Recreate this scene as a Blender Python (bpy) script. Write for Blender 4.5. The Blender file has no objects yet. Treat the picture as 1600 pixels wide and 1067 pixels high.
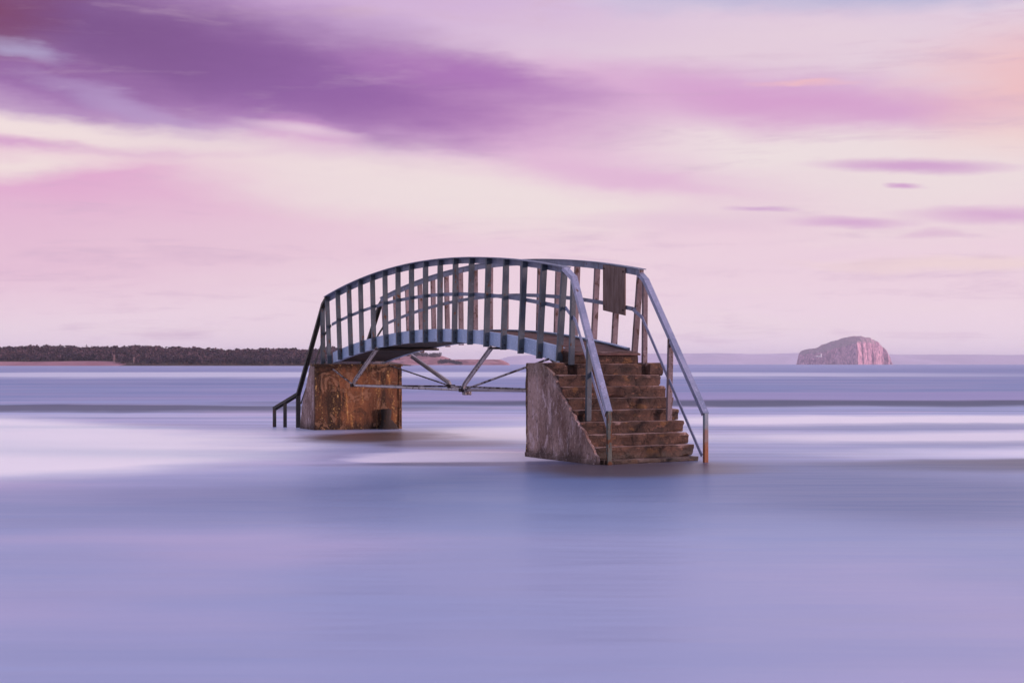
import bpy, bmesh, math, random
from mathutils import Vector, Matrix, noise as mn
random.seed(7)
sc = bpy.context.scene
C = sc.collection
R = math.radians
F = 2600.0            # focal length in photo pixels (1600 wide)
HC = 1.45             # camera height over the water

# ------------------------------------------------------------------ camera
cam_d = bpy.data.cameras.new("camera"); cam = bpy.data.objects.new("camera", cam_d); C.objects.link(cam)
cam_d.sensor_width = 36.0; cam_d.lens = 36.0 * F / 1600.0
cam_d.clip_start = 0.1; cam_d.clip_end = 60000
cam_d.shift_y = 35.5 / 1600.0
cam.location = (0, 0, HC); cam.rotation_euler = (R(90), 0, 0)
sc.camera = cam
sc.view_settings.view_transform = 'Standard'; sc.view_settings.look = 'None'
sc.view_settings.gamma = 1; sc.view_settings.exposure = 0; sc.view_settings.use_curve_mapping = False
sc.cycles.use_denoising = True
sc.cycles.max_bounces = 8; sc.cycles.diffuse_bounces = 3; sc.cycles.volume_bounces = 3
sc.cycles.volume_step_rate = 4
sc.cycles.volume_max_steps = 64

def lin(c):
    return tuple(((v / 255.0) / 12.92 if v / 255.0 <= .04045 else ((v / 255.0 + .055) / 1.055) ** 2.4) for v in c) + (1.0,)

# ------------------------------------------------------------------ node helper
class NT:
    def __init__(s, tree):
        s.t = tree; s.n = tree.nodes; s.l = tree.links
    def put(s, sock, v):
        if v is None: return
        if isinstance(v, bpy.types.NodeSocket): s.l.new(v, sock)
        else:
            try: sock.default_value = v
            except Exception: sock.default_value = v[:3]
    def m(s, op, a, b=None, c=None, clamp=False):
        n = s.n.new('ShaderNodeMath'); n.operation = op; n.use_clamp = clamp
        s.put(n.inputs[0], a); s.put(n.inputs[1], b); s.put(n.inputs[2], c)
        return n.outputs[0]
    def vm(s, op, a, b=None):
        n = s.n.new('ShaderNodeVectorMath'); n.operation = op
        s.put(n.inputs[0], a)
        if op == 'SCALE': s.put(n.inputs['Scale'], b)
        else: s.put(n.inputs[1], b)
        return n.outputs[0]
    def xyz(s, x=0.0, y=0.0, z=0.0):
        n = s.n.new('ShaderNodeCombineXYZ'); s.put(n.inputs[0], x); s.put(n.inputs[1], y); s.put(n.inputs[2], z)
        return n.outputs[0]
    def sep(s, v):
        n = s.n.new('ShaderNodeSeparateXYZ'); s.put(n.inputs[0], v); return n.outputs
    def noise(s, vec, scale=1.0, detail=3.0, rough=.55, dist=0.0, color=False):
        n = s.n.new('ShaderNodeTexNoise'); s.put(n.inputs['Vector'], vec)
        n.inputs['Scale'].default_value = scale; n.inputs['Detail'].default_value = detail
        n.inputs['Roughness'].default_value = rough; n.inputs['Distortion'].default_value = dist
        return n.outputs['Color' if color else 'Fac']
    def mapping(s, vec, loc=(0, 0, 0), rot=(0, 0, 0), scale=(1, 1, 1), kind='POINT'):
        n = s.n.new('ShaderNodeMapping'); n.vector_type = kind; s.put(n.inputs['Vector'], vec)
        n.inputs['Location'].default_value = loc; n.inputs['Rotation'].default_value = rot; n.inputs['Scale'].default_value = scale
        return n.outputs[0]
    def sph(s, vec):
        n = s.n.new('ShaderNodeTexGradient'); n.gradient_type = 'SPHERICAL'; s.put(n.inputs[0], vec); return n.outputs['Fac']
    def ramp(s, fac, stops, interp='LINEAR'):
        n = s.n.new('ShaderNodeValToRGB'); n.color_ramp.interpolation = interp; s.put(n.inputs[0], fac)
        e = n.color_ramp.elements
        while len(e) < len(stops): e.new(.5)
        for k, (p, c) in enumerate(stops):
            e[k].position = p; e[k].color = c if len(c) == 4 else tuple(c) + (1,)
        return n.outputs[0]
    def step(s, v, a, b, lo=0.0, hi=1.0):
        n = s.n.new('ShaderNodeMapRange'); n.interpolation_type = 'SMOOTHSTEP'
        s.put(n.inputs['Value'], v)
        for k, x in zip(('From Min', 'From Max', 'To Min', 'To Max'), (a, b, lo, hi)): s.put(n.inputs[k], x)
        return n.outputs[0]
    def mix(s, f, a, b, blend='MIX'):
        n = s.n.new('ShaderNodeMix'); n.data_type = 'RGBA'; n.blend_type = blend; n.clamp_factor = True
        s.put(n.inputs[0], f); s.put(n.inputs[6], a); s.put(n.inputs[7], b)
        return n.outputs[2]

# ------------------------------------------------------------------ sky
SUN_EL, SUN_AZ = 7.0, 100.0      # azimuth clockwise from +Y (view direction): low sun to the right, a little behind
w = bpy.data.worlds.new("World"); sc.world = w; w.use_nodes = True
N = NT(w.node_tree); N.n.clear()
tc = N.n.new('ShaderNodeTexCoord')
dx, dy, dz = N.sep(tc.outputs['Generated'])
az = N.m('MULTIPLY', N.m('ARCTAN2', dx, dy), 26.0)
el = N.m('MULTIPLY', N.m('ARCSINE', dz), 26.0)      # 1 unit = 100 photo pixels = 2.2 degrees
P0 = N.xyz(az, el, 0.0)
wn = N.noise(N.mapping(P0, scale=(.35, .9, 1)), 1.0, 4, .55, color=True)
wn2 = N.noise(N.mapping(P0, scale=(1.1, 4.5, 1)), 1.0, 4, .6, color=True)
warp = N.vm('ADD', N.vm('MULTIPLY', N.vm('SUBTRACT', wn, (.5, .5, .5)), (1.3, .5, 0)), N.vm('MULTIPLY', N.vm('SUBTRACT', wn2, (.5, .5, .5)), (.9, .2, 0)))
P = N.vm('ADD', P0, warp)
PS = N.vm('ADD', P0, N.vm('MULTIPLY', N.vm('SUBTRACT', wn2, (.5, .5, .5)), (.5, .12, 0)))
g = N.m('DIVIDE', el, 40.0)
col = N.ramp(g, [(0.0, lin((246, 226, 240))), (.012, lin((244, 221, 233))), (.03, lin((240, 213, 226))), (.06, lin((237, 207, 221))), (.085, lin((236, 216, 220))), (.115, lin((228, 206, 221))),
                 (.15, lin((218, 202, 228))), (.25, lin((210, 202, 232))), (.5, lin((200, 200, 236))), (1.0, lin((194, 198, 236)))])
# streaky cloud layer that goes on all round
cl = N.noise(N.mapping(P0, scale=(.12, .75, 1), loc=(3.1, 0, 0)), 1.0, 5, .6, .6)
col = N.mix(N.m('MULTIPLY', N.step(cl, .5, .75), N.step(el, 1.0, 7.0, .12, .6)), col, lin((206, 168, 208)))
cl2 = N.noise(N.mapping(P0, scale=(.25, 1.9, 1), loc=(7.7, 2, 0)), 1.0, 5, .6, .5)
col = N.mix(N.m('MULTIPLY', N.step(cl2, .5, .8), .35), col, lin((242, 224, 224)))

RAG = .27
s1 = N.noise(N.mapping(P0, rot=(0, 0, R(6)), scale=(.22, 2.0, 1), loc=(2, 5, 0)), 1.0, 7, .62, .8)
s2 = N.noise(N.mapping(P0, rot=(0, 0, R(8)), scale=(.9, 5.0, 1), loc=(12, 5, 0)), 1.0, 6, .65, .4)
strk = N.m('SUBTRACT', N.m('MULTIPLY_ADD', s2, .4, N.m('MULTIPLY', s1, .8)), .62)
def blob(px, py, rx, ry, rot, rgb, k=1.0, lo=0.0, hi=1.0, src=None):
    """a bank of cloud: centre in photo pixels (a direction), radii in 100 px"""
    global col
    v = N.mapping(src or P, loc=((px - 800) / 100, (569 - py) / 100, 0), rot=(0, 0, R(rot)), scale=(rx * 1.12, ry * 1.18, 1), kind='TEXTURE')
    d_ = N.m('MULTIPLY_ADD', strk, RAG, N.sph(v)) if (src is None) else N.m('MULTIPLY_ADD', strk, RAG * .5, N.sph(v))
    f = N.m('MULTIPLY', N.m('POWER', N.step(d_, lo, hi), .75), k)
    col = N.mix(f, col, lin(rgb))
blob(380, 0, 6.5, .9, -4, (198, 160, 210), 1.0)
blob(760, 40, 5.5, .7, -6, (212, 180, 216), .9)
blob(1200, 85, 6.0, .8, 0, (230, 206, 220), .8)
blob(700, 180, 7.0, 1.1, -6, (219, 170, 212), .8)
blob(480, 260, 5.5, 1.0, -6, (243, 228, 224), .9)
blob(700, 290, 3.5, .8, -5, (241, 226, 224), .9)
blob(60, 212, 4.5, .38, -2, (244, 226, 224), 1.0)
blob(960, 262, 4.6, .85, -8, (226, 180, 214), .85)
blob(1200, 240, 3.4, .55, -3, (240, 226, 226), .9)
blob(1430, 300, 4.0, .9, 0, (239, 224, 224), .8)
blob(880, 315, 4, .3, -3, (241, 226, 224), .8)
blob(1190, 160, 4.9, .55, -5, (213, 158, 206), .95)
blob(1350, 180, 3.2, .32, -4, (214, 158, 204), .6)
blob(1640, 145, 2.8, .95, 0, (240, 188, 190), .95)
blob(1600, 225, 2.4, .5, 0, (242, 210, 206), .6)
blob(130, 300, 5.5, .85, 1, (226, 164, 206), 1.0)
blob(0, 370, 5.5, 1.2, 0, (228, 178, 210), .8)
blob(380, 370, 5.5, .9, 0, (233, 198, 216), .6)
blob(100, 238, 3.6, .13, -1, (214, 160, 204), .9)
blob(40, 268, 2.2, .26, 7, (242, 222, 222), 1.0)
blob(420, 185, 4.6, .6, -4, (196, 146, 203), .85)
blob(120, 190, 3.4, .35, -4, (206, 172, 210), .8)
blob(80, 150, 3.6, .6, -8, (160, 112, 176), 1.0)
blob(540, 145, 4.8, .66, -7, (168, 106, 178), .95)
blob(360, 95, 5.2, 1.05, -8, (144, 94, 163), 1.0)
blob(330, 120, 4.2, .7, -9, (138, 90, 158), .8)
blob(130, 60, 3.9, 1.0, -6, (122, 78, 138), 1.0)
blob(60, 130, 2.4, .4, -8, (146, 98, 160), .8)
blob(-10, 40, 1.5, .75, 0, (120, 56, 96), .9)
blob(50, 100, .8, .16, -14, (180, 170, 208), .7)
blob(190, 172, 1.7, .2, -14, (184, 158, 204), .6)
blob(740, 125, 2.5, .36, -9, (168, 108, 180), .85)
blob(480, 222, .95, .38, -3, (212, 158, 206), 1.0)
blob(470, 206, 1.1, .1, -6, (238, 214, 226), .6, 0, 1, PS)
blob(560, 272, 4.0, .55, -6, (241, 224, 224), .8)
blob(80, 214, 4.4, .22, -2, (244, 226, 224), .9)
blob(660, 318, 4.4, .4, -4, (240, 224, 224), .7)
blob(1420, 0, 4.2, .42, 0, (176, 180, 214), .95)
blob(1090, 6, 2.0, .3, 0, (190, 184, 216), .7)
blob(1415, 270, 1.7, .13, -2.5, (210, 162, 206), .95, 0, .9, PS)
blob(1405, 299, .32, .06, -3, (210, 162, 206), .95, 0, .9, PS)
blob(1325, 353, 1.2, .1, -2, (212, 164, 208), .85, 0, 1.0, PS)
blob(1540, 346, 1.7, .15, -2, (214, 166, 208), .85, 0, 1.0, PS)
blob(1190, 330, .65, .055, -1.5, (208, 165, 208), .85, 0, 1.0, PS)
blob(1080, 345, 2.2, .22, 0, (230, 200, 218), .7)
blob(1450, 372, .6, .1, 0, (222, 184, 212), .7)
blob(1520, 420, 3.4, .14, -1, (241, 214, 214), .8)
blob(1250, 150 - 12, .9, .07, -3, (240, 188, 196), .8)
sky = N.n.new('ShaderNodeTexSky'); sky.sky_type = 'NISHITA'; sky.sun_disc = False
sky.sun_elevation = R(SUN_EL); sky.sun_rotation = R(SUN_AZ)
bg1 = N.n.new('ShaderNodeBackground'); N.put(bg1.inputs[0], sky.outputs[0]); bg1.inputs[1].default_value = .05
bg2 = N.n.new('ShaderNodeBackground'); N.put(bg2.inputs[0], col); bg2.inputs[1].default_value = 1.06
mx = N.n.new('ShaderNodeMixShader'); mx.inputs[0].default_value = .93
N.l.new(bg1.outputs[0], mx.inputs[1]); N.l.new(bg2.outputs[0], mx.inputs[2])
wo = N.n.new('ShaderNodeOutputWorld'); N.l.new(mx.outputs[0], wo.inputs[0])

sun_d = bpy.data.lights.new("sun", 'SUN'); sun_d.energy = 3.8; sun_d.angle = R(10); sun_d.color = (1.0, .63, .60)
sun = bpy.data.objects.new("sun", sun_d); C.objects.link(sun)
sd = Vector((math.sin(R(SUN_AZ)) * math.cos(R(SUN_EL)), math.cos(R(SUN_AZ)) * math.cos(R(SUN_EL)), math.sin(R(SUN_EL))))
sun.rotation_euler = sd.to_track_quat('Z', 'Y').to_euler(); sun.location = (60, -40, 40)

# ------------------------------------------------------------------ materials
def new_mat(name, rough=.7, spec=.4, metal=0.0):
    m = bpy.data.materials.new(name); m.use_nodes = True
    n = NT(m.node_tree); b = n.n['Principled BSDF']
    b.inputs['Roughness'].default_value = rough; b.inputs['Specular IOR Level'].default_value = spec; b.inputs['Metallic'].default_value = metal
    t = n.n.new('ShaderNodeTexCoord')
    return m, n, b, t
def bump(n, b, h, strength, dist):
    k = n.n.new('ShaderNodeBump'); k.inputs['Strength'].default_value = strength; k.inputs['Distance'].default_value = dist
    n.put(k.inputs['Height'], h); n.l.new(k.outputs[0], b.inputs['Normal'])

def paint(name, c1, c2, rust=(.09, .035, .015), rust_lo=.62, rough=.5, metal=0.0, speck=30):
    m, n, b, t = new_mat(name, rough, .45, metal)
    o = t.outputs['Object']
    a = n.noise(n.mapping(o, scale=(1, 1, .35)), 3.0, 5, .65)
    c = n.mix(n.step(a, .35, .68), c1 + (1,), c2 + (1,))
    f = n.noise(o, speck, 4, .7)
    c = n.mix(n.m('MULTIPLY', n.step(f, .55, .68), .6), c, tuple(min(1, x * 1.7) for x in c2) + (1,))
    r = n.noise(n.mapping(o, scale=(1, 1, .6)), 8.0, 7, .75)
    rust_lo -= .035
    rm = n.step(r, rust_lo, rust_lo + .05)
    c = n.mix(rm, c, rust + (1,))
    n.put(b.inputs['Base Color'], c); n.put(b.inputs['Roughness'], n.mix(rm, (rough,) * 3 + (1,), (.9, .9, .9, 1)))
    bump(n, b, n.m('ADD', f, r), .35, .004)
    return m
M_POST = paint('dull_teal_grey_paint', (.034, .050, .066), (.065, .088, .112), rough=.6)
M_BEAM = paint('pale_blue_steel_paint', (.21, .30, .45), (.33, .42, .57), rust_lo=.66, rough=.5)
M_RAIL = paint('blue_grey_steel', (.085, .11, .165), (.16, .185, .265), rust_lo=.64, rough=.5)
M_FAR = paint('brownish_weathered_post', (.115, .088, .098), (.21, .165, .18), rust=(.06, .03, .02), rust_lo=.58, rough=.8)
M_GALV = paint('worn_galvanised_steel', (.27, .25, .26), (.42, .39, .40), rust=(.05, .025, .015), rust_lo=.60, rough=.42, speck=60)
M_ROD = paint('rusty_rod', (.10, .085, .09), (.30, .28, .29), rust=(.035, .02, .015), rust_lo=.52, rough=.5, speck=60)
M_DARK = paint('dark_tarred_timber', (.012, .009, .008), (.03, .02, .016), rough=.9)

def rust_low(name, zlo, zhi):
    m, n, b, t = new_mat(name, .6, .4)
    o = t.outputs['Object']; z = n.sep(o)[2]
    a = n.noise(o, 6.0, 5, .65)
    zz = n.m('ADD', z, n.m('MULTIPLY', n.m('SUBTRACT', a, .5), .7))
    f = n.step(zz, zlo, zhi)
    steel = n.mix(a, (.10, .15, .19, 1), (.23, .28, .34, 1))
    rust = n.mix(n.noise(o, 20, 4, .7), (.12, .035, .012, 1), (.30, .10, .035, 1))
    n.put(b.inputs['Base Color'], n.mix(f, rust, steel)); bump(n, b, a, .4, .006)
    return m
M_NEWEL = rust_low('newel_steel_rusted_at_foot', .15, .62)
M_NEWEL2 = paint('green_grey_newel_steel', (.05, .065, .06), (.12, .13, .115), rust_lo=.54, rough=.7)

def plaster():
    m, n, b, t = new_mat('weathered_pink_render', .85, .25)
    o = t.outputs['Object']
    big = n.noise(n.mapping(o, scale=(1, 1, .45)), 1.6, 6, .62, .4)
    st = n.noise(n.mapping(o, scale=(4.2, 4.2, 1.7)), 1.5, 7, .74, .5)
    fine = n.noise(n.mapping(o, scale=(1, 1, .7)), 24, 6, .78)
    c = n.mix(n.step(big, .32, .66), (.155, .088, .070, 1), (.37, .26, .235, 1))
    c = n.mix(n.m('MULTIPLY', n.step(st, .53, .60), .85), c, (.50, .39, .40, 1))
    c = n.mix(n.m('MULTIPLY', n.step(n.noise(n.mapping(o, scale=(5, 5, .8), loc=(4, 2, 1)), 1.0, 6, .7), .53, .66), .8), c, (.085, .052, .045, 1))
    z = n.sep(o)[2]
    c = n.mix(n.m('MULTIPLY', n.step(n.m('ADD', z, n.m('MULTIPLY', big, .6)), 1.75, 1.30), 0.0), c, c)
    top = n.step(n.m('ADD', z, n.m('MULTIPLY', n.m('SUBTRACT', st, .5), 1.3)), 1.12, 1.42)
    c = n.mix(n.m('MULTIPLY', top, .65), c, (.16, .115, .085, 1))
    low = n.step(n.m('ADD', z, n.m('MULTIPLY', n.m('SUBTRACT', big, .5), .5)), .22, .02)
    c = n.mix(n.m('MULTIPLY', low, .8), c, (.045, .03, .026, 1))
    c = n.mix(n.step(fine, .52, .68), c, (.07, .045, .042, 1))
    c = n.mix(n.m('MULTIPLY', n.step(fine, .44, .34), .7), c, (.55, .43, .44, 1))
    n.put(b.inputs['Base Color'], c)
    bump(n, b, n.m('ADD', n.m('MULTIPLY', st, 1.2), n.m('ADD', fine, big)), .9, .03)
    return m
M_PLASTER = plaster()

def stained():
    m, n, b, t = new_mat('orange_stained_concrete', .8, .3)
    o = t.outputs['Object']
    big = n.noise(n.mapping(o, scale=(1, 1.0, .5)), 1.7, 6, .6, .5)
    st = n.noise(n.mapping(o, scale=(3, 3.6, .5), loc=(1.2, .3, 0)), 1.6, 6, .66)
    fine = n.noise(o, 22, 6, .75)
    z = n.sep(o)[2]; y = n.sep(o)[1]
    c = n.mix(n.step(big, .35, .62), (.095, .038, .018, 1), (.19, .078, .035, 1))
    c = n.mix(n.m('MULTIPLY', n.step(st, .55, .66), .85), c, (.42, .20, .055, 1))
    drip = n.noise(n.mapping(o, scale=(2, 2.4, .35), loc=(5, 1, 0)), 1.7, 6, .65)
    dk = n.step(drip, .51, .60)
    c = n.mix(n.m('MULTIPLY', dk, .9), c, (.022, .012, .007, 1))
    # dark weed stain run down near one corner and along the top
    edge = n.step(n.m('ADD', y, n.m('MULTIPLY', n.m('SUBTRACT', big, .5), .9)), .55, .30)
    edge = n.m('MULTIPLY', edge, n.step(fine, .3, .6))
    c = n.mix(n.m('MULTIPLY', edge, .75), c, (.03, .016, .009, 1))
    topd = n.step(n.m('ADD', z, n.m('MULTIPLY', n.m('SUBTRACT', st, .5), .9)), 1.18, 1.42)
    c = n.mix(n.m('MULTIPLY', topd, .85), c, (.03, .017, .01, 1))
    low = n.step(n.m('ADD', z, n.m('MULTIPLY', n.m('SUBTRACT', st, .5), .5)), .22, .03)
    c = n.mix(n.m('MULTIPLY', low, .85), c, (.018, .011, .008, 1))
    c = n.mix(n.step(n.m('ADD', fine, n.m('MULTIPLY', n.m('SUBTRACT', st, .5), .5)), .60, .66), c, (.55, .36, .14, 1))
    blot = n.noise(n.mapping(o, loc=(3, 8, 2)), 2.3, 7, .75, 1.2)
    c = n.mix(n.m('MULTIPLY', n.step(blot, .53, .58), .55), c, (.26, .15, .09, 1))
    c = n.mix(n.m('MULTIPLY', n.step(blot, .44, .38), .6), c, (.035, .02, .013, 1))
    n.put(b.inputs['Base Color'], c)
    bump(n, b, n.m('ADD', n.m('ADD', st, fine), n.m('MULTIPLY', n.step(blot, .53, .56), .8)), .9, .03)
    return m
M_STAIN = stained()

def stone():
    m, n, b, t = new_mat('wet_brown_step_stone', .72, .35)
    o = t.outputs['Object']
    oi = n.n.new('ShaderNodeObjectInfo'); rnd = oi.outputs['Random']
    o2 = n.vm('ADD', o, n.xyz(n.m('MULTIPLY', rnd, 13.0), 0.0, 0.0))
    big = n.noise(n.mapping(o2, scale=(1, 1.6, 2.4)), 2.0, 6, .62, .4)
    fine = n.noise(o2, 26, 6, .75)
    oc = n.noise(n.mapping(o2, scale=(1, 1.3, 2), loc=(9, 4, 0)), 2.2, 5, .6)
    c = n.mix(n.step(big, .3, .66), (.020, .012, .010, 1), (.095, .050, .036, 1))
    c = n.mix(n.m('MULTIPLY', n.step(oc, .58, .68), .6), c, (.21, .105, .04, 1))
    c = n.mix(n.m('MULTIPLY', n.step(n.noise(n.mapping(o2, scale=(2, 2.4, 6), loc=(1, 7, 3)), 2.6, 6, .7), .58, .66), .6), c, (.25, .125, .09, 1))
    c = n.mix(n.m('MULTIPLY', n.step(fine, .52, .74), .8), c, (.022, .014, .01, 1))
    c = n.mix(n.m('MULTIPLY', n.step(fine, .36, .26), .8), c, (.40, .23, .14, 1))
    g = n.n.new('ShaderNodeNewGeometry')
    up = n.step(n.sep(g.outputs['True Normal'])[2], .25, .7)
    c = n.mix(n.m('MULTIPLY', up, n.step(fine, .25, .6, .9, .45)), c, (.55, .36, .31, 1))  # upward faces painted paler, skylight on the treads put into the colour
    vo = n.n.new('ShaderNodeTexVoronoi'); vo.feature = 'DISTANCE_TO_EDGE'; vo.inputs['Scale'].default_value = 2.2
    n.put(vo.inputs['Vector'], n.vm('ADD', n.mapping(o2, scale=(1, 1, 1.6)), n.vm('SCALE', n.noise(o2, 5, 4, .7, color=True), .45)))
    crack = n.step(vo.outputs[0], .0, .03)
    c = n.mix(n.m('MULTIPLY', n.m('SUBTRACT', 1.0, crack), .8), c, (.012, .008, .007, 1))
    z = n.sep(o)[2]
    wet = n.step(n.m('ADD', z, n.m('MULTIPLY', n.m('SUBTRACT', big, .5), .25)), .20, .06)
    c = n.mix(n.m('MULTIPLY', wet, .7), c, (.018, .014, .010, 1))
    n.put(b.inputs['Base Color'], c); n.put(b.inputs['Roughness'], n.m('MULTIPLY_ADD', wet, -.4, .75))
    bump(n, b, n.m('ADD', n.m('ADD', big, fine), n.m('MULTIPLY', crack, .5)), .9, .025)
    return m
M_STONE = stone()

def wood(name, c1, c2, axis=(1, 1, 1), s=1.0):
    m, n, b, t = new_mat(name, .85, .2)
    o = t.outputs['Object']
    gn = n.noise(n.mapping(o, scale=axis), s, 6, .65, .3)
    fn = n.noise(n.mapping(o, scale=axis), s * 4, 4, .7)
    c = n.mix(n.step(gn, .33, .68), c1 + (1,), c2 + (1,))
    c = n.mix(n.m('MULTIPLY', n.step(fn, .55, .7), .5), c, tuple(x * .4 for x in c1) + (1,))
    n.put(b.inputs['Base Color'], c); bump(n, b, n.m('ADD', gn, fn), .6, .006)
    return m
M_PLANK = wood('brown_deck_timber', (.075, .040, .036), (.17, .10, .09), (3, 1, 3), 5)
M_BOARD = wood('brown_weathered_board', (.12, .080, .068), (.20, .145, .13), (8, 8, 1), 3)

# ------------------------------------------------------------------ mesh helpers
def tag(o, label=None, cat=None, group=None, kind=None):
    if label: o['label'] = label
    if cat: o['category'] = cat
    if group: o['group'] = group
    if kind: o['kind'] = kind
    return o
def link(name, me, parent=None, mat=None):
    o = bpy.data.objects.new(name, me); C.objects.link(o)
    if parent is not None: o.parent = parent
    if mat is not None and me is not None:
        for k in (mat if isinstance(mat, (list, tuple)) else [mat]): me.materials.append(k)
    return o
def from_bm(name, bm, mat, parent=None, smooth=False):
    bmesh.ops.recalc_face_normals(bm, faces=bm.faces)
    me = bpy.data.meshes.new(name); bm.to_mesh(me); bm.free()
    if smooth:
        for p in me.polygons: p.use_smooth = True
        me.set_sharp_from_angle(angle=R(38))
    return link(name, me, parent, mat)
def box_pts(bm, pts):
    """8 points: bottom 4 (ccw) then top 4"""
    v = [bm.verts.new(p) for p in pts]
    for f in ((3, 2, 1, 0), (4, 5, 6, 7), (0, 1, 5, 4), (1, 2, 6, 5), (2, 3, 7, 6), (3, 0, 4, 7)):
        bm.faces.new([v[i] for i in f])
def box(bm, x0, x1, y0, y1, z0, z1):
    box_pts(bm, [(x0, y0, z0), (x1, y0, z0), (x1, y1, z0), (x0, y1, z0), (x0, y0, z1), (x1, y0, z1), (x1, y1, z1), (x0, y1, z1)])
def bar(bm, a, b, wd, ht, side=Vector((0, 1, 0))):
    """rectangular bar from a to b; wd along side, ht across"""
    a, b = Vector(a), Vector(b); d = (b - a).normalized()
    s = (side - d * side.dot(d)).normalized(); t = s.cross(d)
    q = [(-1, -1), (1, -1), (1, 1), (-1, 1)]
    box_pts(bm, [a + s * wd / 2 * i + t * ht / 2 * j for i, j in q] + [b + s * wd / 2 * i + t * ht / 2 * j for i, j in q])
def bevel(bm, w_, seg=1):
    bmesh.ops.bevel(bm, geom=bm.edges[:], offset=w_, segments=seg, affect='EDGES', profile=.5)
def rod(bm, a, b, r, n=8):
    a, b = Vector(a), Vector(b); d = (b - a).normalized()
    s = d.orthogonal().normalized(); t = d.cross(s)
    va = [bm.verts.new(a + (s * math.cos(k * 2 * math.pi / n) + t * math.sin(k * 2 * math.pi / n)) * r) for k in range(n)]
    vb = [bm.verts.new(b + (s * math.cos(k * 2 * math.pi / n) + t * math.sin(k * 2 * math.pi / n)) * r) for k in range(n)]
    for k in range(n): bm.faces.new([va[k], va[(k + 1) % n], vb[(k + 1) % n], vb[k]])
    bm.faces.new(va[::-1]); bm.faces.new(vb)
def ribbon(bm, pts, sec, up=Vector((0, 0, 1)), side=Vector((0, 1, 0))):
    """sweep a closed cross section sec=[(side offset, up offset)] along pts"""
    rings = []
    for i, p in enumerate(pts):
        d = (Vector(pts[min(i + 1, len(pts) - 1)]) - Vector(pts[max(i - 1, 0)])).normalized()
        s = (side - d * side.dot(d)).normalized(); t = s.cross(d)
        if t.z < 0: t = -t
        rings.append([bm.verts.new(Vector(p) + s * a + t * b) for a, b in sec])
    k = len(sec)
    for r0, r1 in zip(rings, rings[1:]):
        for j in range(k): bm.faces.new([r0[j], r0[(j + 1) % k], r1[(j + 1) % k], r1[j]])
    bm.faces.new(rings[0][::-1]); bm.faces.new(rings[-1])
def rough_block(bm, x0, x1, y0, y1, z0, z1, step_=.06, amp=.012, seed=0.0, wear=.02):
    """a stone block whose surface is a grid, its arrises worn and its faces uneven"""
    nx, ny, nz = [max(2, min(60, int(round((b - a) / step_)))) for a, b in ((x0, x1), (y0, y1), (z0, z1))]
    vs = {}
    cx, cy, cz = (x0 + x1) / 2, (y0 + y1) / 2, (z0 + z1) / 2
    def v(i, j, k):
        if (i, j, k) not in vs:
            p = Vector((x0 + (x1 - x0) * i / nx, y0 + (y1 - y0) * j / ny, z0 + (z1 - z0) * k / nz))
            e = (i in (0, nx)) + (j in (0, ny)) + (k in (0, nz))
            d = Vector(((i == 0) * 1.0 - (i == nx), (j == 0) * 1.0 - (j == ny), (k == 0) * 1.0 - (k == nz)))
            q = Vector((p.x * 5 + seed, p.y * 5, p.z * 5))
            if e >= 2:
                ch = max(0, mn.noise(q * .8 + Vector((3, 3, 3)))) ** 1.3
                p += d * (wear * .12 + wear * 2.0 * ch * (e - 1 + .4 * (mn.noise(q * 2.3) > 0)))
            p += Vector((mn.noise(q), mn.noise(q + Vector((9, 0, 0))), mn.noise(q + Vector((0, 9, 0))) * .6)) * amp
            vs[(i, j, k)] = bm.verts.new(p)
        return vs[(i, j, k)]
    for i in range(nx):
        for j in range(ny):
            bm.faces.new([v(i, j, 0), v(i, j + 1, 0), v(i + 1, j + 1, 0), v(i + 1, j, 0)])
            bm.faces.new([v(i, j, nz), v(i + 1, j, nz), v(i + 1, j + 1, nz), v(i, j + 1, nz)])
    for i in range(nx):
        for k in range(nz):
            bm.faces.new([v(i, 0, k), v(i + 1, 0, k), v(i + 1, 0, k + 1), v(i, 0, k + 1)])
            bm.faces.new([v(i, ny, k), v(i, ny, k + 1), v(i + 1, ny, k + 1), v(i + 1, ny, k)])
    for j in range(ny):
        for k in range(nz):
            bm.faces.new([v(0, j, k), v(0, j, k + 1), v(0, j + 1, k + 1), v(0, j + 1, k)])
            bm.faces.new([v(nx, j, k), v(nx, j + 1, k), v(nx, j + 1, k + 1), v(nx, j, k + 1)])

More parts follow.
